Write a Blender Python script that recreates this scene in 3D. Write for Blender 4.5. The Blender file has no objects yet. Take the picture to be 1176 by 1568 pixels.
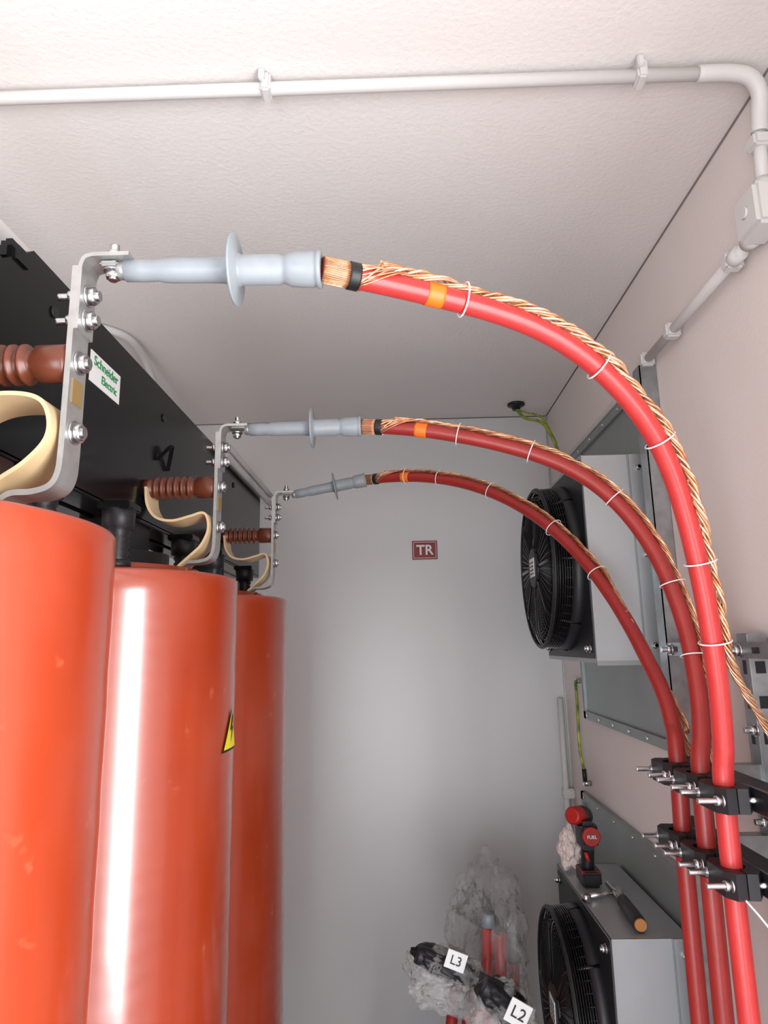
import bpy, bmesh, math, random
from mathutils import Matrix, Vector, noise
random.seed(7)
scene=bpy.context.scene
try:
    scene.view_settings.view_transform='Standard'
    scene.view_settings.look='None'
except Exception: pass
V=Vector
# ------------------------------------------------------------ materials
def mat(name,col,rough=.5,metal=0.0,bump=0,bscale=50,var=0.0,vscale=4,coat=0,detail=3,col2=None,stretch=(1,1,1),bdist=.002,spec=.5,crough=.15):
    m=bpy.data.materials.new(name); m.use_nodes=True
    nt=m.node_tree; b=nt.nodes['Principled BSDF']
    b.inputs['Base Color'].default_value=(*col,1); b.inputs['Roughness'].default_value=rough
    b.inputs['Metallic'].default_value=metal; b.inputs['Specular IOR Level'].default_value=spec
    if coat: b.inputs['Coat Weight'].default_value=coat; b.inputs['Coat Roughness'].default_value=crough
    tc=nt.nodes.new('ShaderNodeTexCoord'); mp=nt.nodes.new('ShaderNodeMapping'); mp.inputs['Scale'].default_value=stretch
    nt.links.new(tc.outputs['Object'],mp.inputs['Vector'])
    if var or col2:
        n=nt.nodes.new('ShaderNodeTexNoise'); n.inputs['Scale'].default_value=vscale; n.inputs['Detail'].default_value=detail
        nt.links.new(mp.outputs[0],n.inputs['Vector'])
        r=nt.nodes.new('ShaderNodeValToRGB')
        c2=col2 if col2 else tuple(c*(1-var) for c in col)
        r.color_ramp.elements[0].color=(*c2,1); r.color_ramp.elements[1].color=(*col,1)
        r.color_ramp.elements[0].position=.35; r.color_ramp.elements[1].position=.65
        nt.links.new(n.outputs['Fac'],r.inputs['Fac']); nt.links.new(r.outputs['Color'],b.inputs['Base Color'])
    if bump:
        n=nt.nodes.new('ShaderNodeTexNoise'); n.inputs['Scale'].default_value=bscale; n.inputs['Detail'].default_value=2
        nt.links.new(mp.outputs[0],n.inputs['Vector'])
        bp=nt.nodes.new('ShaderNodeBump'); bp.inputs['Strength'].default_value=bump; bp.inputs['Distance'].default_value=bdist
        nt.links.new(n.outputs['Fac'],bp.inputs['Height']); nt.links.new(bp.outputs['Normal'],b.inputs['Normal'])
    return m
M={}
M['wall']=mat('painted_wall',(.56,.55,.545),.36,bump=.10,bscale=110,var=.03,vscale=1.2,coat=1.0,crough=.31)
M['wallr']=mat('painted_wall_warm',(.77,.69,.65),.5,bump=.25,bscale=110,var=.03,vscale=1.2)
M['ceil']=mat('painted_ceiling',(.76,.71,.68),.5,bump=.6,bscale=90,var=.03,vscale=1.5)
M['floor']=mat('floor_vinyl',(.42,.43,.45),.5,var=.2)
M['conduit']=mat('conduit_plastic',(.60,.58,.56),.45,bump=.15,bscale=60)
M['seal']=mat('sealant_dark',(.18,.16,.15),.7)
M['sealw']=mat('sealant_light',(.5,.48,.46),.6)
M['galv']=mat('galvanised_steel',(.42,.44,.45),.38,.85,var=.25,vscale=25,bump=.1,bscale=40)
M['sheet']=mat('sheet_metal',(.46,.48,.49),.42,.6,var=.08,vscale=6)
M['panel']=mat('panel_metal',(.32,.35,.34),.45,.6,var=.1,vscale=5)
M['bolt']=mat('zinc_bolt',(.66,.67,.68),.25,1,var=.2,vscale=60)
M['tin']=mat('tinned_bar',(.48,.475,.46),.38,.75,var=.15,vscale=40,bump=.1,bscale=50)
M['black']=mat('black_paint',(.005,.0055,.006),.20,0,bump=.10,bscale=18,spec=.25)
M['blackm']=mat('black_matte',(.012,.012,.014),.45,bump=.2,bscale=60,spec=.4)
M['brown']=mat('brown_resin',(.13,.030,.013),.35,var=.2,vscale=30)
M['cream']=mat('cream_insulated_strap',(.66,.48,.27),.4,var=.08,vscale=30)
M['grey']=mat('grey_silicone',(.26,.285,.305),.42,bump=.25,bscale=35,var=.06,vscale=40)
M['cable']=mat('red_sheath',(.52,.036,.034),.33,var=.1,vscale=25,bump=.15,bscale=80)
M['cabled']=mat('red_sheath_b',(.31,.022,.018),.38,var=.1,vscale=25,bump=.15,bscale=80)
M['tape']=mat('black_tape',(.008,.008,.008),.45)
M['orange']=mat('orange_tape',(.80,.16,.010),.45)
M['white']=mat('white_plastic',(.74,.74,.73),.4)
M['green']=mat('green_ink',(.01,.22,.06),.5)
M['red']=mat('red_plastic',(.36,.013,.009),.35)
M['signred']=mat('sign_red',(.22,.014,.011),.45)
M['yellow']=mat('yellow_print',(.80,.68,.01),.4)
M['cop']=mat('bare_copper',(.58,.24,.11),.38,.8,col2=(.70,.40,.24),vscale=60)
M['cop2']=mat('bright_copper_strand',(.86,.66,.46),.28,.7,col2=(.74,.40,.21),vscale=70)
M['screen']=mat('copper_screen',(.42,.19,.10),.4,.6,col2=(.30,.10,.05),vscale=60)
M['gy']=mat('green_yellow_wire',(.42,.40,.04),.45,col2=(.05,.16,.035),vscale=30)
M['paper']=mat('paper_towel',(.66,.55,.50),.8,bump=.5,bscale=40)
M['brass']=mat('brass_plate',(.35,.23,.09),.4,.5)
M['wood']=mat('orange_handle',(.40,.16,.04),.4)
def coilmat():
    m=bpy.data.materials.new('cast_resin_red'); m.use_nodes=True; nt=m.node_tree; N=nt.nodes; Lk=nt.links; b=N['Principled BSDF']
    tc=N.new('ShaderNodeTexCoord')
    n=N.new('ShaderNodeTexNoise'); n.inputs['Scale'].default_value=3; n.inputs['Detail'].default_value=6; Lk.new(tc.outputs['Object'],n.inputs['Vector'])
    r=N.new('ShaderNodeValToRGB'); r.color_ramp.elements[0].color=(.335,.033,.0055,1); r.color_ramp.elements[1].color=(.40,.043,.007,1)
    r.color_ramp.elements[0].position=.3; r.color_ramp.elements[1].position=.7
    Lk.new(n.outputs['Fac'],r.inputs['Fac'])
    n2=N.new('ShaderNodeTexNoise'); n2.inputs['Scale'].default_value=17; n2.inputs['Detail'].default_value=8
    Lk.new(tc.outputs['Object'],n2.inputs['Vector'])
    r2=N.new('ShaderNodeValToRGB'); r2.color_ramp.elements[0].position=.66; r2.color_ramp.elements[1].position=.74
    r2.color_ramp.elements[1].color=(.5,.5,.5,1)
    Lk.new(n2.outputs['Fac'],r2.inputs['Fac'])
    mx=N.new('ShaderNodeMix'); mx.data_type='RGBA'; Lk.new(r2.outputs['Color'],mx.inputs[0]); Lk.new(r.outputs['Color'],mx.inputs[6]); mx.inputs[7].default_value=(.55,.15,.075,1)
    Lk.new(mx.outputs[2],b.inputs['Base Color'])
    w=N.new('ShaderNodeTexWave'); w.bands_direction='Z'; w.inputs['Scale'].default_value=7; w.inputs['Distortion'].default_value=6; w.inputs['Detail'].default_value=2; w.inputs['Detail Scale'].default_value=.8
    mp2=N.new('ShaderNodeMapping'); mp2.inputs['Scale'].default_value=(.6,.6,1); Lk.new(tc.outputs['Object'],mp2.inputs['Vector']); Lk.new(mp2.outputs[0],w.inputs['Vector'])
    bp=N.new('ShaderNodeBump'); bp.inputs['Strength'].default_value=.16; bp.inputs['Distance'].default_value=.004
    Lk.new(w.outputs['Fac'],bp.inputs['Height']); Lk.new(bp.outputs['Normal'],b.inputs['Normal'])
    b.inputs['Roughness'].default_value=.40; b.inputs['Specular IOR Level'].default_value=.4
    b.inputs['Coat Weight'].default_value=1; b.inputs['Coat Roughness'].default_value=.19; b.inputs['Coat IOR'].default_value=1.85
    return m
M['coil']=coilmat()
def plastic(name,a0,a1,sc,col):
    m=bpy.data.materials.new(name); m.use_nodes=True; nt=m.node_tree; N=nt.nodes; Lk=nt.links; b=N['Principled BSDF']
    b.inputs['Base Color'].default_value=(*col,1); b.inputs['Roughness'].default_value=.10
    tc=N.new('ShaderNodeTexCoord'); n=N.new('ShaderNodeTexNoise'); n.inputs['Scale'].default_value=sc; n.inputs['Detail'].default_value=4; n.inputs['Distortion'].default_value=2.0
    n.noise_type='RIDGED_MULTIFRACTAL'
    Lk.new(tc.outputs['Object'],n.inputs['Vector'])
    r=N.new('ShaderNodeValToRGB'); r.color_ramp.elements[0].position=.45; r.color_ramp.elements[1].position=1.0
    r.color_ramp.elements[0].color=(a0,a0,a0,1); r.color_ramp.elements[1].color=(a1,a1,a1,1)
    Lk.new(n.outputs['Fac'],r.inputs['Fac']); Lk.new(r.outputs['Color'],b.inputs['Alpha'])
    bp=N.new('ShaderNodeBump'); bp.inputs['Strength'].default_value=1; bp.inputs['Distance'].default_value=.014
    Lk.new(n.outputs['Fac'],bp.inputs['Height']); Lk.new(bp.outputs['Normal'],b.inputs['Normal'])
    return m
M['film']=plastic('clear_plastic_film',.10,.70,15,(.60,.59,.58))
M['film2']=plastic('bubble_film',.25,.88,34,(.66,.65,.64))
# ------------------------------------------------------------ builder
def catmull(pts,n=8):
    P=[V(p) for p in pts]; P=[P[0]*2-P[1]]+P+[P[-1]*2-P[-2]]; out=[]
    for i in range(1,len(P)-2):
        a,b,c,d=P[i-1:i+3]
        for k in range(n):
            t=k/n; out.append(.5*((2*b)+(c-a)*t+(2*a-5*b+4*c-d)*t*t+(3*b-a-3*c+d)*t**3))
    out.append(P[-2]); return out
def frame(ax):
    ax=V(ax).normalized(); u=ax.orthogonal().normalized(); return ax,u,ax.cross(u)
class B:
    def __init__(s,name): s.name=name; s.bm=bmesh.new(); s.mats=[]
    def mi(s,k):
        if k not in s.mats: s.mats.append(k)
        return s.mats.index(k)
    def box(s,lo,hi,m,bev=0,rot=None,piv=None):
        lo=V(lo);hi=V(hi); c=(lo+hi)/2; d=hi-lo
        r=bmesh.ops.create_cube(s.bm,size=1); vs=r['verts']
        for v in vs: v.co=V((v.co.x*d.x,v.co.y*d.y,v.co.z*d.z))+c
        fs=set(f for v in vs for f in v.link_faces)
        if bev:
            es=set(e for v in vs for e in v.link_edges)
            rr=bmesh.ops.bevel(s.bm,geom=list(es),offset=bev,segments=2,affect='EDGES')
            fs=set(rr['faces'])|set(f for f in fs if f.is_valid)
            vs=list(set(v for f in fs for v in f.verts))
        i=s.mi(m)
        for f in fs: f.material_index=i
        if rot:
            R=rot.to_3x3(); pv=V(piv) if piv else c
            for v in vs: v.co=R@(v.co-pv)+pv
        return vs
    def sweep(s,pts,rads,m,seg=16,cap=True):
        pts=[V(p) for p in pts]; n=len(pts); i=s.mi(m)
        if not hasattr(rads,'__len__'): rads=[rads]*n
        rings=[];u=None
        for k in range(n):
            t=(pts[min(k+1,n-1)]-pts[max(k-1,0)])
            if t.length<1e-9: t=V((0,0,1))
            t.normalize()
            if u is None: u=t.orthogonal().normalized()
            u=(u-t*u.dot(t))
            if u.length<1e-6: u=t.orthogonal()
            u.normalize(); w=t.cross(u)
            rings.append([s.bm.verts.new(pts[k]+(u*math.cos(a)+w*math.sin(a))*rads[k]) for a in [2*math.pi*j/seg for j in range(seg)]])
        for k in range(n-1):
            for j in range(seg):
                f=s.bm.faces.new((rings[k][j],rings[k][(j+1)%seg],rings[k+1][(j+1)%seg],rings[k+1][j])); f.material_index=i; f.smooth=True
        if cap:
            for rg,rev in ((rings[0],True),(rings[-1],False)):
                if rads[0 if rev else -1]>1e-5:
                    f=s.bm.faces.new(rg[::-1] if rev else rg); f.material_index=i
    def cyl(s,p0,p1,r,m,seg=20): s.lathe(p0,p1,[(0,r),(1,r)],m,seg)
    def lathe(s,p0,p1,prof,m,seg=28,cap=True):
        p0=V(p0);p1=V(p1); ax,u,w=frame(p1-p0); L=(p1-p0).length; i=s.mi(m); rings=[]
        for t,r in prof:
            r=max(r,1e-5)
            rings.append([s.bm.verts.new(p0+ax*L*t+(u*math.cos(a)+w*math.sin(a))*r) for a in [2*math.pi*j/seg for j in range(seg)]])
        for k in range(len(rings)-1):
            for j in range(seg):
                f=s.bm.faces.new((rings[k][j],rings[k][(j+1)%seg],rings[k+1][(j+1)%seg],rings[k+1][j])); f.material_index=i; f.smooth=True
        if cap:
            f=s.bm.faces.new(rings[0][::-1]); f.material_index=i
            f=s.bm.faces.new(rings[-1]); f.material_index=i
    def ring(s,c,ax,R,r,m,seg=40,sub=6,sx=1,sy=1,u=None):
        ax=V(ax).normalized()
        if u is None: u=ax.orthogonal().normalized()
        w=ax.cross(u); i=s.mi(m); rs=[]
        for a in range(seg):
            A=2*math.pi*a/seg; d=u*math.cos(A)*sx+w*math.sin(A)*sy; dn=d.normalized()
            rs.append([s.bm.verts.new(V(c)+d*R+(dn*math.cos(b)+ax*math.sin(b))*r) for b in [2*math.pi*k/sub for k in range(sub)]])
        for a in range(seg):
            for k in range(sub):
                f=s.bm.faces.new((rs[a][k],rs[a][(k+1)%sub],rs[(a+1)%seg][(k+1)%sub],rs[(a+1)%seg][k])); f.material_index=i; f.smooth=True
    def ribbon(s,pts,half,thick,m,wdir=(0,1,0)):
        pts=[V(p) for p in pts]; w=V(wdir); i=s.mi(m); rg=[]
        for k in range(len(pts)):
            t=(pts[min(k+1,len(pts)-1)]-pts[max(k-1,0)]).normalized(); nn=t.cross(w).normalized()
            rg.append([s.bm.verts.new(pts[k]+w*a*half+nn*b*thick/2) for a,b in((-1,-1),(1,-1),(1,1),(-1,1))])
        for k in range(len(rg)-1):
            for j in range(4):
                f=s.bm.faces.new((rg[k][j],rg[k][(j+1)%4],rg[k+1][(j+1)%4],rg[k+1][j])); f.material_index=i; f.smooth=False
        for q in (rg[0][::-1],rg[-1]):
            f=s.bm.faces.new(q); f.material_index=i
    def prism(s,poly,axis,a0,a1,m):
        i=s.mi(m)
        def mk(p,a):
            return V({0:(a,p[0],p[1]),1:(p[0],a,p[1]),2:(p[0],p[1],a)}[axis])
        A=[s.bm.verts.new(mk(p,a0)) for p in poly]; Bv=[s.bm.verts.new(mk(p,a1)) for p in poly]; n=len(poly)
        fs=[s.bm.faces.new(A[::-1]),s.bm.faces.new(Bv)]
        for j in range(n): fs.append(s.bm.faces.new((A[j],A[(j+1)%n],Bv[(j+1)%n],Bv[j])))
        for f in fs: f.material_index=i
    def blob(s,c,sc,m,amp=.2,fr=3,sub=4,seed=0,sharp=False,taper=0,rot=None):
        r=bmesh.ops.create_icosphere(s.bm,subdivisions=sub,radius=1); i=s.mi(m)
        for v in r['verts']:
            n=v.co.normalized(); q=n*fr+V((seed*3.1,seed*1.7,seed))
            h=noise.noise(q)*.8+ (.25-abs(noise.noise(q*2.1)))*.7+(.2-abs(noise.noise(q*4.7)))*.3
            n2=n*(1+amp*h); k=1-taper*max(0,n2.z)
            v.co=V((n2.x*sc[0]*k,n2.y*sc[1]*k,n2.z*sc[2]))
            if rot: v.co=rot.to_3x3()@v.co
            v.co+=V(c)
        for f in set(f for v in r['verts'] for f in v.link_faces): f.material_index=i; f.smooth=not sharp
    def bolt(s,p,d,L=.03,r=.006,m='bolt',nut=True):
        p=V(p); d=V(d).normalized()
        s.lathe(p,p+d*.003,[(0,r*2.1),(1,r*2.1)],m,20)
        s.lathe(p+d*.003,p+d*.013,[(0,r*1.75),(.9,r*1.75),(1,r*1.5)],m,6)
        k=max(2,int(L/.003)); prof=[]
        for j in range(k*2): prof.append((j/(2*k-1),r*(1 if j%2 else .86)))
        s.lathe(p+d*.012,p+d*(.012+L),prof,m,12)
    def done(s,parent=None):
        me=bpy.data.meshes.new(s.name); bmesh.ops.recalc_face_normals(s.bm,faces=s.bm.faces)
        s.bm.to_mesh(me); s.bm.free()
        for k in s.mats: me.materials.append(M[k])
        o=bpy.data.objects.new(s.name,me); scene.collection.objects.link(o)
        if parent: o.parent=parent
        return o
def text(name,body,loc,rot,size,m,parent,ext=.0006,align='CENTER'):
    c=bpy.data.curves.new(name,'FONT'); c.body=body; c.size=size; c.extrude=ext; c.align_x=align; c.align_y='CENTER'
    c.materials.append(M[m]); o=bpy.data.objects.new(name,c); scene.collection.objects.link(o)
    o.location=loc; o.rotation_euler=rot; o.parent=parent; return o
def empty(name):
    o=bpy.data.objects.new(name,None); scene.collection.objects.link(o); o.empty_display_size=.1; return o
# ------------------------------------------------------------ room
XR=.75; XL=-1.75; YB=3.15; YF=-1.3; H=2.745
def solid(name,lo,hi,m):
    b=B(name); b.box(lo,hi,m); return b.done()
solid('floor',(XL-.1,YF-.1,-.08),(XR+.1,YB+.1,0),'floor')
solid('ceiling',(XL-.1,YF-.1,H),(XR+.1,YB+.1,H+.08),'ceil')
solid('wall_back',(XL-.1,YB,0),(XR+.1,YB+.08,H),'wall')
solid('wall_left',(XL-.08,YF,0),(XL,YB,H),'wallr')
b=B('wall_right')
b.box((XR,.30,0),(XR+.08,YB,H),'wallr'); b.box((XR,YF,0),(XR+.08,-.80,H),'wallr'); b.box((XR,-.80,2.15),(XR+.08,.30,H),'wallr'); b.done()
b=B('wall_front')
b.box((XL,YF-.08,0),(-1.35,YF,H),'wallr'); b.box((-.05,YF-.08,0),(XR,YF,H),'wallr'); b.box((-1.35,YF-.08,2.1),(-.05,YF,H),'wallr'); b.done()
b=B('trim_1'); b.sweep([(XR-.001,.3,H-.001),(XR-.001,YB,H-.001)],.0028,'seal',6); b.sweep([(XL,YB-.001,H-.001),(XR,YB-.001,H-.001)],.003,'seal',6)
b.sweep([(XR-.003,YB-.003,0),(XR-.003,YB-.003,H)],.005,'sealw',6); b.done()
# ------------------------------------------------------------ transformer
TR=empty('dry_type_transformer')
CX=-.70; YC=[.87,1.62,2.37]; ZT=1.82; RC=.30
for k,yc in enumerate(YC):
    b=B('coil_%d'%(k+1))
    o=[(0,.235),(0,RC-.012),(.002,RC-.004),(.006,RC)]
    for j in range(1,30): o.append((j/30,RC+.0006*math.sin(j*2.1)))
    o+=[(.994,RC),(.998,RC-.004),(1,RC-.012),(1,.235),(1,.235),(0,.235)]
    b.lathe((CX,yc,.30),(CX,yc,ZT),o,'coil',128,cap=False)
    b.lathe((CX,yc,.28),(CX,yc,ZT+.02),[(0,.15),(0,.205),(1,.205),(1,.15),(0,.15)],'coil',64,cap=False)
    b.lathe((CX,yc,.22),(CX,yc,ZT+.06),[(0,.13),(1,.13)],'blackm',32)
    b.box((CX+.12,yc-.05,ZT-.005),(CX+.225,yc+.05,ZT+.012),'coil',.004)
    if k==1:
        i=b.mi('yellow'); i2=b.mi('tape')
        def cyp(a,z,r): return V((CX+r*math.cos(a),yc+r*math.sin(a),z))
        def tri(sz,r,mi,zc,a0):
            n=8
            for q in range(n):
                z0=zc-sz*.45+sz*.9*q/n; z1=zc-sz*.45+sz*.9*(q+1)/n
                w0=sz*.52*(1-q/n)/RC; w1=sz*.52*(1-(q+1)/n)/RC+1e-4
                for sgn in range(4):
                    f0=-1+sgn*.5; f1=f0+.5
                    f=b.bm.faces.new([b.bm.verts.new(cyp(a0+w0*f0,z0,r)),b.bm.verts.new(cyp(a0+w0*f1,z0,r)),b.bm.verts.new(cyp(a0+w1*f1,z1,r)),b.bm.verts.new(cyp(a0+w1*f0,z1,r))]); f.material_index=mi
        A0=math.radians(-1)
        tri(.105,RC+.0022,i2,1.465,A0); tri(.088,RC+.003,i,1.463,A0)
        pl=[(.000,1.497),(-.012,1.463),(.001,1.465),(-.006,1.432),(.014,1.472),(.002,1.470),(.010,1.497)]
        f=b.bm.faces.new([b.bm.verts.new(cyp(A0+p[0]/RC,p[1],RC+.0045)) for p in pl]); f.material_index=i2
    b.done(TR)
XBd=-.63
b=B('core_frame')
b.prism([(.50,1.965),(3.0,1.965),(3.0,2.345),(1.05,2.345),(.92,2.24),(.70,2.17),(.50,2.10)],0,XBd-.012,XBd,'black')
b.prism([(.50,1.965),(3.0,1.965),(3.0,2.345),(1.07,2.345),(.86,2.19),(.50,2.10)],0,-.782,-.77,'black')
for x0,x1,xa,xb in ((XBd-.012,XBd,XBd-.07,XBd),(-.782,-.77,-.782,-.72)):
    b.box((xa,.50,1.958),(xb,3.0,1.970),'black',.002)
    b.box((xa,.3,.0),(xb,2.95,.012),'black'); b.box((x0,.3,.0),(x1,2.95,.22),'black')
b.box((-.755,.55,1.99),(-.645,2.69,2.15),'blackm',.004)
b.box((-.755,1.1,2.10),(-.645,2.69,2.31),'blackm',.004)
for yc in YC: b.box((-.755,yc-.08,.2),(-.645,yc+.08,2.0),'blackm')
b.box((-.755,.55,.05),(-.645,2.69,.22),'blackm')
for yc in YC:
    for dy in (-.22,.22):
        x=-.60;y=yc+dy
        b.lathe((x,y,ZT),(x,y,1.96),[(0,.030),(.12,.030),(.12,.022)]+[(.14+.05*j,.021 if j%2 else .026) for j in range(9)]+[(.6,.024),(.62,.033),(.95,.035),(1,.02)],'blackm',28)
        b.box((x-.035,y-.035,1.945),(x+.035,y+.035,1.962),'black',.003)
        x=-.80
        b.lathe((x,y,ZT),(x,y,1.96),[(0,.030),(.4,.022),(.6,.033),(1,.03)],'blackm',20)
        for zz,xx in ((.22,-.60),(.22,-.8)): b.lathe((xx,y,zz),(xx,y,.30),[(0,.035),(1,.035)],'blackm',20)
        b.box((-.82,y-.03,.19),(-.56,y+.03,.222),'black')
for y in (1.13,1.72,2.5):
    b.lathe((XBd,y,2.27),(XBd+.004,y,2.27),[(0,.011),(1,.011)],'blackm',16)
b.box((XBd-.03,.985,2.285),(XBd+.005,1.045,2.335),'black',.012)
b.ribbon(catmull([(XBd+.004,1.68,2.14),(XBd+.02,1.72,2.185),(XBd+.02,1.74,2.19),(XBd+.004,1.76,2.13)],6),.006,.003,'black',(1,0,0))
b.done(TR)
b=B('rating_label'); b.box((XBd,1.283,2.200),(XBd+.0012,1.431,2.268),'white'); lb=b.done(TR)
text('label_text_a','Schneider',(XBd+.002,1.357,2.250),(math.pi/2,0,math.pi/2),.030,'green',lb)
text('label_text_b','Electric',(XBd+.002,1.375,2.221),(math.pi/2,0,math.pi/2),.026,'green',lb)
BX=-.447
for k,yc in enumerate(YC):
    b=B('busbar_terminal_%d'%(k+1)); hw=.023
    b.ribbon([(BX,yc,2.186),(BX,yc,1.93)]+catmull([(BX,yc,1.92),(BX-.002,yc,1.885),(BX-.012,yc,1.866),(BX-.035,yc,1.858),(BX-.065,yc,1.856),(BX-.085,yc,1.842),(BX-.10,yc,1.832)],5),hw,.008,'tin')
    b.ribbon([(BX+.007,yc,2.09)]+[(BX+.007,yc,2.185)]+catmull([(BX+.008,yc,2.190),(BX+.012,yc,2.199),(BX+.022,yc,2.203)],4)+[(BX+.075,yc,2.203)],hw,.006,'tin')
    for z in (2.150,2.112): 
        b.bolt((BX+.010,yc,z),(1,0,0),.006,.0075); b.bolt((BX-.004,yc,z),(-1,0,0),.016,.0055)
    b.bolt((BX+.004,yc,2.047),(1,0,0),.004,.008)
    b.bolt((BX+.004,yc,1.945),(1,0,0),.004,.008)
    b.bolt((BX+.045,yc,2.206),(0,0,1),.012,.0065); b.bolt((BX+.045,yc,2.190),(0,0,-1),.004,.0065)
    b.box((BX+.004,yc-.014,1.985),(BX+.0055,yc+.014,2.02),'brass')
    b.done(TR)
    b=B('ribbed_insulator_%d'%(k+1))
    x0=XBd; x1=BX-.005; prof=[(0,.024),(.10,.024)]
    for j in range(6):
        a=.12+j*.095; prof+=[(a,.019),(a+.02,.020),(a+.035,.029),(a+.06,.029),(a+.075,.020)]
    prof+=[(.72,.019),(.75,.027),(.97,.027),(1,.024)]
    b.lathe((x0,yc,2.047),(x1,yc,2.047),prof,'brown',32); b.done(TR)
    b=B('flexible_strap_%d'%(k+1))
    pr=[(-.618,2.045),(-.612,2.0),(-.59,1.968),(-.55,1.958),(-.505,1.968),(-.475,1.976),(-.462,1.962),(-.460,1.93),(-.476,1.895),(-.50,1.872),(-.53,1.845)]
    if k==0: pr=[(-.618,1.93),(-.60,1.965),(-.56,1.988),(-.51,1.992),(-.475,1.982),(-.461,1.955),(-.464,1.925),(-.49,1.895),(-.525,1.87),(-.545,1.845)]
    b.ribbon(catmull([(x,yc+.006,z) for x,z in pr],7),.040,.006,'cream'); b.done(TR)
b=B('pale_stripe_pair')  # two pale tubes drawn as the white stripes along the board top
for dx,z in ((0,2.372),(.0,2.330)):
    b.sweep(catmull([(XBd+.02,2.2,z),(XBd+.02,2.6,z),(XBd+.02,3.14,z)],4),.012,'conduit',12)
b.done()
b=B('wall_conduit'); b.sweep([(-.75,-.2,2.445),(-.75,1.4,2.445),(-.75,3.14,2.445)],.017,'conduit',16); b.sweep([(-.80,-.2,2.47),(-.80,3.14,2.47)],.012,'conduit',12); b.done()
# ------------------------------------------------------------ terminations + cables
RCB=.0172
c1=[(-.10,.87,2.182),(-.05,.89,2.18),(0,.91,2.178),(.06,.93,2.172),(.11,.95,2.168),(.16,.965,2.16),(.22,.98,2.147),(.27,1.0,2.128),(.33,1.02,2.093),(.37,1.04,2.06),(.41,1.06,2.02),(.445,1.08,1.977),(.47,1.10,1.925),(.49,1.12,1.866),(.511,1.14,1.785),(.524,1.155,1.712),(.536,1.17,1.637),(.544,1.19,1.55),(.55,1.21,1.47),(.55,1.225,1.40),(.55,1.23,1.2),(.552,1.23,.8),(.552,1.23,.4),(.552,1.23,.0)]
c2=[(-.085,1.62,2.197),(-.007,1.60,2.189),(.074,1.585,2.173),(.153,1.57,2.152),(.238,1.555,2.127),(.324,1.54,2.099),(.405,1.52,2.056),(.451,1.505,2.02),(.502,1.49,1.964),(.542,1.475,1.9),(.566,1.46,1.839),(.583,1.445,1.78),(.596,1.43,1.702),(.601,1.415,1.642),(.599,1.40,1.583),(.590,1.38,1.521),(.578,1.36,1.463),(.563,1.345,1.40),(.558,1.34,1.2),(.555,1.34,.8),(.555,1.34,.4),(.555,1.34,0)]
c3=[(-.110,2.37,2.245),(-.014,2.31,2.240),(.078,2.25,2.227),(.184,2.18,2.197),(.272,2.11,2.149),(.354,2.04,2.094),(.416,1.97,2.027),(.473,1.90,1.955),(.518,1.82,1.866),(.555,1.74,1.764),(.573,1.67,1.674),(.580,1.60,1.598),(.583,1.545,1.535),(.578,1.495,1.471),(.567,1.46,1.412),(.560,1.455,1.2),(.558,1.455,.8),(.558,1.455,.4),(.558,1.455,0)]
def relax(c,m):
    c=[V(p) for p in c]
    for _ in range(2):
        n=[p.copy() for p in c]
        for i in range(1,m): n[i]=c[i]*.5+(c[i-1]+c[i+1])*.25
        c=n
    return c
c1=relax(c1,17); c2=relax(c2,15); c3=relax(c3,12)
starts=[(-.385,.87,2.189),(-.372,1.62,2.196),(-.370,2.37,2.197)]
def arclen(p):
    s=[0]
    for a,c in zip(p,p[1:]): s.append(s[-1]+(c-a).length)
    return s
def at(p,s,d):
    for i in range(len(p)-1):
        if s[i+1]>=d:
            t=(d-s[i])/max(1e-9,s[i+1]-s[i]); return p[i].lerp(p[i+1],t),(p[i+1]-p[i]).normalized()
    return p[-1],(p[-1]-p[-2]).normalized()
CC=V((-.12,0,1.35))
def outdir(p,t):
    d=p-CC; d.y=0; d=d-t*d.dot(t); return d.normalized()
ends=[[(.575,1.195,1.60),(.61,1.225,1.55),(.65,1.26,1.50),(.69,1.29,1.43),(.70,1.30,1.36)],
      [(.620,1.40,1.525),(.625,1.41,1.47),(.615,1.42,1.40)],
      [(.607,1.53,1.50),(.612,1.52,1.45),(.615,1.51,1.40)]]
ties=[[.225,.475,.64,.86,.998],[.25,.43,.65,.875,1.03],[.175,.31,.52,.79,1.0]]
peel=[1.0,1.04,1.03]
tapeO=[(.163,.190),(.142,.172),(.158,.190)]
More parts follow.
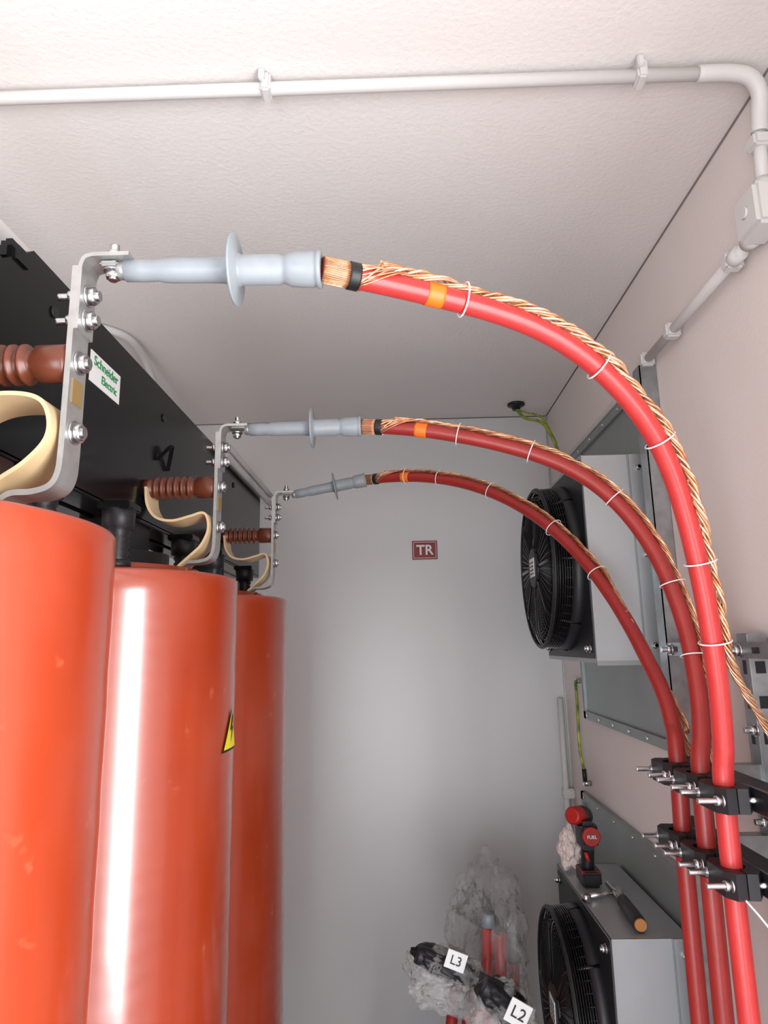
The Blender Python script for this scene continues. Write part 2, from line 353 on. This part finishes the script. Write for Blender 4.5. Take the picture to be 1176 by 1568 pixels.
for k,(cp,st) in enumerate(zip((c1,c2,c3),starts)):
    p=catmull(cp,10); s=arclen(p); e=p[0]; st=V(st)
    b=B('power_cable')
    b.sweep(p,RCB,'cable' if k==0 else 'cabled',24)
    def seg(d0,d1,r,m,n=6,sg=24):
        pp=[at(p,s,d0+(d1-d0)*i/n)[0] for i in range(n+1)]; b.sweep(pp,r,m,sg)
    seg(-.0,.040,RCB+.0010,'screen')
    for j in range(44):
        ang=j*2*math.pi/44; pp=[]
        for i in range(5):
            c,t=at(p,s,.001+.040*i/4); u=outdir(c,t); w=t.cross(u); A=ang+.04*math.sin(i*.9+j*.7)
            pp.append(c+(u*math.cos(A)+w*math.sin(A))*(RCB+.0013))
        b.sweep(pp,.0007,'cop2' if j%4==0 else 'cop',5)
    seg(.040,.056,RCB+.0030,'tape')
    for j in range(24):
        ang=-2.9+j*5.8/23; pp=[]
        for i in range(9):
            f=i/8; c,t=at(p,s,.054+(.05+.02*(j%3))*f); u=outdir(c,t); w=t.cross(u); A=ang*(1-f)**1.1+.1*math.sin(3*f+j)+.25*f
            pp.append(c+(u*math.cos(A)+w*math.sin(A))*(RCB+.0015+.004*f))
        b.sweep(pp,.0014,'cop' if j%3 else 'cop2',6)
    pk=peel[k]; cl=[]
    n=int((pk-.085)/.004)
    for i in range(n):
        d=.085+(pk-.085)*i/(n-1); c,t=at(p,s,d); u=outdir(c,t); w=t.cross(u)
        wob=.22*math.sin(d*19+k)+.15*math.sin(d*43)+.28
        cl.append((c+(u*math.cos(wob)+w*math.sin(wob))*(RCB+.0050)))
    tail=catmull([cl[-1]]+ends[k],14)[1:]
    cl+=tail
    ss=arclen(cl)
    NS=10; tight=[1.0,.78,.80][k]
    for j in range(NS):
        pp=[];ph=2*math.pi*j/NS
        for i in range(len(cl)):
            t=(cl[min(i+1,len(cl)-1)]-cl[max(i-1,0)]).normalized(); u=outdir(cl[i],t); w=t.cross(u)
            A=ph+ss[i]*2*math.pi/.11+.6*math.sin(ss[i]*17+j); rr=.0062*tight*(1+.30*math.sin(ss[i]*37+j*2.3))
            pp.append(cl[i]+w*math.cos(A)*rr*1.5+u*math.sin(A)*rr*.72)
        b.sweep(pp,.0022*tight,('cop2' if j in((0,1,2,5,6,7) if k==0 else (0,5)) else 'cop'),6)
    d0,d1=tapeO[k]; seg(d0,d1,RCB+.0010,'orange')
    for d in ties[k]:
        c,t=at(p,s,d); u=outdir(c,t)
        b.ring(c+u*.005,t+u*.12,RCB+.0052,.0014,'white',32,6,1.22,1.0,u=(u-t*u.dot(t)).normalized())
        w=t.cross(u); h=c+w*(-(RCB+.005))
        b.box(h-V((.003,.003,.003)),h+V((.003,.003,.003)),'white')
    cab=b.done()
    b=B('cable_termination')
    ax=(e-st); L=ax.length; a=ax/L
    b.lathe(st-a*.012,st+a*.012,[(0,.010),(.2,.013),(1,.013)],'tin',24)
    q=st-a*.010
    b.box((BX+.030,q.y-.016,q.z+.001),(q.x+.004,q.y+.016,q.z+.009),'tin',.003)
    prof=[(0,.0125),(.005,.0155),(.10,.0160),(.17,.0150),(.2,.0170),(.26,.0178),(.42,.0175),(.50,.0185),
          (.535,.020),(.548,.028),(.556,.0500),(.566,.0515),(.572,.050),(.578,.024),(.60,.0215),(.79,.0215),(.80,.0195),(.815,.0195),(.825,.0215),(.85,.0240),(.90,.0250),(.96,.0250),(.975,.0240),(.98,.0262),(1.0,.0262),(1.0,.0185)]
    b.lathe(st,e+a*.0,prof,'grey',48); b.done(cab)
# ------------------------------------------------------------ clamps and strut
b=B('slotted_strut_frame')
for y,zt in ((1.185,1.48),(1.415,1.66)):
    b.box((.705,y-.022,.0),(.745,y+.022,zt),'galv',.002)
    for i in range(20):
        z=.3+i*.068
        if z>zt-.03: break
        b.box((.7040,y-.006,z-.014),(.7056,y+.006,z+.014),'blackm')
        b.box((.715,y-.0226,z-.012),(.735,y-.0214,z+.012),'blackm')
b.box((.700,1.12,1.610),(.7498,1.795,1.614),'galv'); b.box((.700,1.12,1.610),(.704,1.795,1.642),'galv',.001)
for i in range(10):
    y=1.16+i*.065; b.box((.6992,y-.014,1.620),(.7006,y+.014,1.632),'blackm')
for y in (1.19,1.42,1.77): b.bolt((.700,y,1.625),(-1,0,0),.014,.007)
for z in (1.47,1.30):
    b.bolt((.705,1.40,z),(-1,0,0),.012,.006)
SF=b.done()
for z in (1.385,1.255):
    b=B('cable_cleat_row')
    for y in (1.23,1.34,1.455):
        x=.553
        for sx in (-1,1):
            poly=[]
            for a in range(13):
                A=math.pi*a/12; poly.append((x+sx*math.sin(A)*.0178+sx*.001,y+math.cos(A)*.0178))
            poly+=[(x+sx*.001,y-.044),(x+sx*.018,y-.046),(x+sx*.030,y-.028),(x+sx*.032,y+.028),(x+sx*.018,y+.046),(x+sx*.001,y+.044)]
            b.prism(poly,2,z-.020,z+.020,'blackm')
        for dy in (-.034,.034):
            b.bolt((x-.020,y+dy,z),(-1,0,0),.030,.0052)
            b.cyl((x+.02,y+dy,z),(x+.05,y+dy,z),.0052,'bolt',10)
    b.box((.586,1.15,z-.021),(.628,1.56,z+.021),'galv',.002)
    for y in (1.18,1.285,1.40,1.51): b.box((.5855,y-.012,z-.007),(.5865,y+.012,z+.007),'blackm')
    b.box((.628,1.40,z-.02),(.705,1.43,z+.02),'galv'); b.box((.628,1.17,z-.02),(.705,1.20,z+.02),'galv')
    for y in (1.185,1.415): b.bolt((.640,y-.018,z),(0,-1,0),.008,.006)
    b.done(SF)
b=B('zip_tie_tail'); b.sweep(catmull([(.545,1.19,1.24),(.57,1.16,1.20),(.61,1.14,1.12),(.66,1.12,1.02),(.72,1.11,.93)],6),.0018,'white',6); b.done(SF)
# ------------------------------------------------------------ louvre panels, post
def wall_panel(name,y0,y1,z0,z1):
    b=B(name); x=XR-.0005
    b.box((x-.012,y0,z0),(x,y1,z1),'panel')
    for lo,hi in (((x-.022,y0,z1-.03),(x-.011,y1,z1)),((x-.022,y0,z0),(x-.011,y1,z0+.03)),((x-.022,y0,z0),(x-.011,y0+.03,z1)),((x-.022,y1-.03,z0),(x-.011,y1,z1))):
        b.box(lo,hi,'galv',.001)
    for z in (z0+.015,z1-.015):
        for i in range(6):
            y=y0+.05+i*(y1-y0-.1)/5; b.cyl((x-.021,y,z),(x-.025,y,z),.006,'bolt',10)
    return b.done()
wall_panel('ventilation_wall_panel',1.87,2.78,1.35,2.405)
wall_panel('ventilation_wall_panel',1.87,2.92,.15,1.05)
b=B('steel_channel_post')
b.box((.700,1.800,0),(.704,1.850,2.42),'galv'); b.box((.700,1.800,0),(.748,1.804,2.42),'galv'); b.box((.700,1.846,0),(.748,1.850,2.42),'galv')
b.done()
# ------------------------------------------------------------ fan boxes
def fanbox(z0,z1,y0=1.90,y1=2.50,x0=.545):
    b=B('ventilation_fan_unit'); x1=.727
    t=.004
    b.box((x0,y0,z0),(x1,y0+t,z1),'sheet',.001); b.box((x0,y1-t,z0),(x1,y1,z1),'sheet'); b.box((x0,y0,z1-t),(x1,y1,z1),'sheet'); b.box((x0,y0,z0),(x1,y1,z0+t),'sheet')
    b.box((x1-.05,y0-.002,z0-.012),(x1-.046,y0,z1+.0),'panel'); b.box((x1-.045,y0-.003,z0-.012),(x1,y0,z1),'sheet')
    b.box((x0,y0-.002,z0-.012),(x1,y0+.02,z0),'panel')
    for zz in (z0+.04,(z0+z1)/2,z1-.04): b.bolt((x1-.02,y0-.002,zz),(0,-1,0),.001,.004)
    yc=(y0+y1)/2; zc=(z0+z1)/2; R=.258
    def plate(x,h,hole,m):
        i=b.mi(m); n=48; pin=[];pout=[]
        for j in range(n):
            a=2*math.pi*j/n+math.pi/4; ca,sa=math.cos(a),math.sin(a); mm=max(abs(ca),abs(sa))
            pin.append(b.bm.verts.new((x,yc+ca*hole,zc+sa*hole))); pout.append(b.bm.verts.new((x,yc+ca/mm*h,zc+sa/mm*h)))
        for j in range(n):
            f=b.bm.faces.new((pin[j],pin[(j+1)%n],pout[(j+1)%n],pout[j])); f.material_index=i
    plate(x0,(y1-y0)/2,.25,'sheet')
    plate(x0-.003,(y1-y0)/2-.012,.25,'blackm')
    b.lathe((x0+.06,yc,zc),(x0-.035,yc,zc),[(0,.245),(.5,.245),(.64,.266),(.8,.266),(1,.262),(1,.256),(.4,.236),(0,.236)],'blackm',56,cap=False)
    b.lathe((x0+.07,yc,zc),(x0+.066,yc,zc),[(0,.245),(1,.245)],'blackm',40)
    b.lathe((x0+.02,yc,zc),(x0-.095,yc,zc),[(0,.08),(.3,.085),(.32,.06),(.9,.06),(1,.05)],'blackm',32)
    for j in range(7):
        a0=2*math.pi*j/7
        P=[]
        for (r,da,dx) in ((.07,0,.02),(.235,.15,.025),(.235,.62,-.02),(.07,.5,-.015)):
            a=a0+da; P.append(b.bm.verts.new((x0+dx-.01,yc+r*math.cos(a),zc+r*math.sin(a))))
        f=b.bm.faces.new(P); f.material_index=b.mi('blackm')
    def gx(r): return x0-.030-.062*(1-(r/R)**18)
    rr=[.035+j*.0105 for j in range(20)]+[.243,.250,.255]
    for r in rr: b.ring((gx(r),yc,zc),(1,0,0),r,.0024,'black',56,5)
    for q in range(12): b.ring((x0-.086+q*.007,yc,zc),(1,0,0),R-.002+.0005*q,.0024,'black',56,5)
    for q,rq in ((x0-.089,.2535),(x0-.086,.258)): b.ring((q,yc,zc),(1,0,0),rq,.0045,'blackm',56,6)
    for j in range(56):
        a=2*math.pi*j/56; pp=[]
        for r in (.035,.10,.16,.20,.225,.242,.250,.255,.258):
            pp.append((gx(r)-.002,yc+r*math.cos(a),zc+r*math.sin(a)))
        pp.append((x0-.005,yc+(R+.006)*math.cos(a),zc+(R+.006)*math.sin(a)))
        b.sweep(pp,.0022 if j%7 else .0065,'black',5)
    b.lathe((x0-.090,yc,zc),(x0-.102,yc,zc),[(0,.07),(1,.062)],'blackm',24)
    b.box((x0-.1045,yc-.035,zc-.03),(x0-.1025,yc+.03,zc+.03),'white')
    for q in range(4): b.box((x0-.1055,yc-.03,zc-.022+q*.012),(x0-.104,yc+.02,zc-.018+q*.012),'tape')
    for (dy,dz) in ((.26,.26),(-.26,.26),(.26,-.26),(-.26,-.26)):
        b.bolt((x0-.004,yc+dy,zc+dz),(-1,0,0),.005,.006)
    return b.done()
fanbox(1.595,2.185)
fanbox(.305,.90,x0=.525)
# ------------------------------------------------------------ conduits
def clip(b,c,axis,r):
    c=V(c)
    d={'x':(.014,r+.007,r+.007),'y':(r+.007,.014,r+.007),'z':(r+.007,r+.007,.014)}[axis]
    b.box(c-V(d),c+V(d),'conduit',.005)
PR=.0125
b=B('ceiling_conduit')
zc=H-.025
b.sweep([(XL,1.11,zc),(.64,1.11,zc)],PR,'conduit',16)
for x in (-.235,.49): 
    b.box((x-.010,1.11-.019,zc-.017),(x+.010,1.11+.019,H-.001),'conduit',.004); b.box((x-.012,1.083,H-.024),(x+.000,1.093,H-.001),'conduit',.002)
b.sweep(catmull([(.60,1.11,zc),(.66,1.11,zc),(.70,1.113,zc-.008),(.722,1.125,zc-.03),(.727,1.14,zc-.06),(.727,1.15,zc-.10)],6),PR+.003,'conduit',16)
b.sweep([(.727,1.15,zc-.08),(.727,1.165,2.50)],PR,'conduit',16)
clip(b,(.727,1.155,2.60),'z',PR)
b.box((.69,1.13,2.415),(XR-.001,1.215,2.505),'conduit',.008)
b.lathe((.69,1.172,2.46),(.686,1.172,2.46),[(0,.012),(1,.010)],'conduit',16)
b.lathe((.727,1.163,2.50),(.727,1.163,2.525),[(0,.02),(1,.016)],'conduit',16)
b.sweep([(.725,1.20,2.435),(.725,1.80,2.435)],PR,'conduit',16)
b.lathe((.725,1.21,2.435),(.725,1.24,2.435),[(0,.02),(1,.016)],'conduit',16)
for y in (1.30,1.62,1.80): clip(b,(.725,y,2.435),'y',PR)
b.sweep([(.722,1.26,2.432),(.722,1.30,2.432)],PR+.004,'conduit',16)
b.sweep(catmull([(.725,1.80,2.435),(.725,1.9,2.428),(.728,2.0,2.42),(.735,2.8,2.42)],6),.009,'conduit',12)
b.done()
b=B('curved_ceiling_conduit'); b.sweep(catmull([(-1.05,2.05,2.728),(-.97,2.10,2.728),(-.93,2.18,2.728),(-.93,2.32,2.715),(-.94,2.45,2.65),(-.95,2.5,2.5)],8),.014,'conduit',14); b.done()
b=B('ceiling_cable_gland')
b.lathe((.57,2.97,H),(.57,2.97,H-.03),[(0,.04),(.3,.04),(.35,.022),(1,.018)],'blackm',24)
b.sweep(catmull([(.57,2.97,H-.028),(.60,2.93,2.66),(.655,2.83,2.60),(.68,2.72,2.46),(.68,2.65,2.34),(.67,2.58,2.24),(.66,2.54,2.15)],6),.007,'gy',8)
b.sweep(catmull([(.57,2.97,H-.028),(.61,2.94,2.69),(.66,2.85,2.63),(.69,2.75,2.48)],6),.005,'gy',8); b.done()
b=B('earthing_wire')
b.sweep(catmull([(.735,2.86,1.49),(.72,2.84,1.485),(.715,2.82,1.42),(.72,2.85,1.33),(.72,2.85,1.22),(.725,2.83,1.14)],6),.006,'gy',8)
b.sweep([(.725,2.83,1.15),(.727,2.83,1.10)],.009,'blackm',8); b.cyl((.748,2.83,1.095),(.72,2.83,1.095),.012,'bolt',6); b.cyl((.748,2.86,1.49),(.725,2.86,1.49),.012,'bolt',6); b.done()
b=B('corner_conduit'); b.sweep([(.715,3.12,1.40),(.715,3.12,.1)],.013,'conduit',12); b.box((.70,3.10,.98),(.749,3.149,1.02),'conduit',.004); b.done()
# ------------------------------------------------------------ TR sign
b=B('wall_sign')
b.box((.070,YB-.003,2.045),(.190,YB-.0003,2.135),'signred',.001)
zc=2.09
for lo,hi in (((.076,zc+.037),(.184,zc+.039)),((.076,zc-.039),(.184,zc-.037)),((.076,zc-.039),(.078,zc+.039)),((.182,zc-.039),(.184,zc+.039))):
    b.box((lo[0],YB-.004,lo[1]),(hi[0],YB-.003,hi[1]),'white')
sg=b.done(); t=text('sign_text','TR',(.130,YB-.004,2.088),(math.pi/2,0,0),.066,'white',sg); t.data.offset=.0012
# ------------------------------------------------------------ tools on the lower box
ZB=.902
b=B('cordless_impact_wrench')
x,y=.580,2.30
b.box((x-.030,y-.045,ZB),(x+.030,y+.045,ZB+.045),'blackm',.008)
b.box((x-.031,y-.04,ZB+.034),(x+.031,y+.04,ZB+.046),'red',.003)
b.sweep(catmull([(x,y+.01,ZB+.04),(x+.002,y+.004,ZB+.08),(x+.002,y-.004,ZB+.12),(x,y,ZB+.15)],5),[.020]*16,'blackm',16)
b.lathe((x-.045,y-.02,ZB+.205),(x+.028,y+.07,ZB+.185),[(0,.020),(.06,.027),(.4,.029),(.5,.027),(.8,.024),(.95,.018),(1,.012)],'red',28)
b.lathe((x-.010,y+.015,ZB+.196),(x+.008,y+.04,ZB+.190),[(0,.0305),(1,.0305)],'blackm',28)
b.box((x-.030,y-.045,ZB+.105),(x+.030,y+.02,ZB+.19),'blackm',.014)
b.lathe((x+.004,y-.04,ZB+.150),(x+.004,y-.056,ZB+.150),[(0,.027),(.8,.028),(1,.025)],'red',28)
b.lathe((x+.004,y-.054,ZB+.150),(x+.004,y-.0575,ZB+.150),[(0,.021),(1,.020)],'signred',28)
b.sweep([(x-.012,y-.03,ZB+.10),(x-.006,y-.034,ZB+.075)],.006,'red',8)
w=b.done(); text('tool_text','FUEL',(x+.004,y-.0585,ZB+.150),(math.pi/2,0,0),.014,'white',w)
b=B('crumpled_paper_towel'); b.blob((.552,2.43,ZB+.075),(.035,.05,.062),'paper',.5,1.7,4,3,True,.5); b.done()
b=B('ratchet_wrench'); b.sweep([(.535,2.16,ZB+.010),(.64,2.19,ZB+.012)],[.007,.006],'bolt',12); b.lathe((.635,2.19,ZB+.001),(.635,2.19,ZB+.022),[(0,.016),(1,.016)],'bolt',20)
b.lathe((.53,2.15,ZB+.001),(.53,2.15,ZB+.02),[(0,.013),(1,.013)],'bolt',6); b.done()
b=B('torque_wrench'); b.sweep([(.625,2.25,ZB+.014),(.622,2.10,ZB+.018)],.010,'bolt',12); b.lathe((.622,2.11,ZB+.018),(.612,1.93,ZB+.019),[(0,.012),(.05,.017),(.9,.0185),(.95,.017),(1,.015)],'blackm',20)
b.lathe((.612,1.932,ZB+.019),(.6118,1.927,ZB+.019),[(0,.0165),(1,.015)],'wood',20); b.done()
# ------------------------------------------------------------ bagged spare terminations
RY=lambda a:Matrix.Rotation(a,4,'Y')
b=B('plastic_wrapped_spares')
b.blob((.265,2.56,.40),(.13,.12,.36),'film',.40,1.8,5,1,False,.1)
b.blob((.29,2.55,.79),(.10,.09,.12),'film',.6,2.0,5,4,False,.1)
b.blob((.335,2.52,.68),(.075,.08,.16),'film',.5,2.2,5,9,False,.1)
b.blob((.22,2.50,.71),(.075,.08,.14),'film',.6,2.2,5,19,False,.1)
for a,c,r in (((.22,2.46,.02),(.275,2.46,.72),.021),((.27,2.44,.02),(.315,2.46,.70),.021),((.33,2.5,.02),(.36,2.50,.60),.018),((.15,2.44,.02),(.24,2.45,.60),.018)):
    b.cyl(a,c,r,'cable')
b.lathe((.275,2.46,.72),(.278,2.465,.76),[(0,.024),(.8,.022),(1,.018)],'grey',20); b.lathe((.36,2.50,.60),(.365,2.505,.68),[(0,.024),(1,.022)],'grey',20)
b.done()
b=B('bagged_termination_kit')
b.blob((.125,2.30,.640),(.125,.09,.080),'film2',.45,2.2,5,2,rot=RY(.3))
b.blob((.12,2.29,.680),(.105,.06,.036),'blackm',.35,2.4,4,21,rot=RY(.38)); b.blob((.12,2.27,.620),(.105,.06,.054),'film2',.35,4,4,12,True)
b.lathe((.03,2.27,.72),(.10,2.27,.69),[(0,.024),(.1,.026),(1,.026)],'blackm',20)
b.box((.115,2.195,.705),(.175,2.200,.755),'white',.0,RY(.35),(.145,2.195,.73))
b.cyl((.06,2.36,.0),(.15,2.34,.60),.018,'cabled'); b.cyl((.11,2.37,.0),(.20,2.34,.60),.018,'cabled')
g2=b.done(); text('kit_text','L3',(.145,2.193,.73),(math.pi/2,.35,0),.036,'tape',g2)
b=B('bagged_termination_kit')
b.blob((.255,2.12,.59),(.095,.085,.11),'film2',.45,2.2,5,8); b.blob((.305,2.24,.66),(.055,.07,.16),'film',.5,2.2,5,6)
b.blob((.268,2.12,.66),(.08,.06,.045),'blackm',.35,2.4,4,23,rot=RY(.6)); b.blob((.24,2.10,.57),(.085,.06,.065),'film2',.35,4,4,15,True)
b.lathe((.21,2.10,.71),(.27,2.10,.66),[(0,.024),(.1,.026),(1,.026)],'blackm',20)
b.box((.265,2.020,.645),(.325,2.025,.705),'white',.0,RY(.5),(.295,2.02,.675))
b.cyl((.28,2.13,.0),(.28,2.13,.52),.018,'cabled'); b.cyl((.32,2.17,.0),(.32,2.17,.52),.018,'cabled')
g3=b.done(); text('kit_text_b','L2',(.295,2.018,.675),(math.pi/2,.5,0),.042,'tape',g3)
# ------------------------------------------------------------ outside ground
b=B('ground'); b.box((-12,-12,-.20),(12,12,-.09),'floor'); b.done()
# ------------------------------------------------------------ light
w=bpy.data.worlds.new('w'); scene.world=w; w.use_nodes=True
bg=w.node_tree.nodes['Background']; bg.inputs['Color'].default_value=(.90,.95,1,1); bg.inputs['Strength'].default_value=2.3
def area(name,loc,rot,sx,sy,p,col):
    l=bpy.data.lights.new(name,'AREA'); l.shape='RECTANGLE'; l.size=sx; l.size_y=sy; l.energy=p; l.color=col
    o=bpy.data.objects.new(name,l); scene.collection.objects.link(o); o.location=loc; o.rotation_euler=rot; return o
area('daylight_side_door',(.90,-.25,1.08),(0,math.radians(90),0),2.0,1.0,98,(.97,.98,1))
area('daylight_front_door',(-.78,YF-.12,.85),(math.radians(90),0,0),.9,1.6,60,(.84,.93,1))
# ------------------------------------------------------------ camera
cam=bpy.data.cameras.new('camera'); co=bpy.data.objects.new('camera',cam); scene.collection.objects.link(co); scene.camera=co
R=Matrix.Rotation(math.radians(1.1),3,'Z')@Matrix.Rotation(math.radians(101.3),3,'X')@Matrix.Rotation(math.radians(-1.1),3,'Z')
co.matrix_world=Matrix.Translation((0,0,1.65))@R.to_4x4()
cam.sensor_fit='VERTICAL'; cam.sensor_height=36; cam.lens=36*1020/1568; cam.clip_start=.02
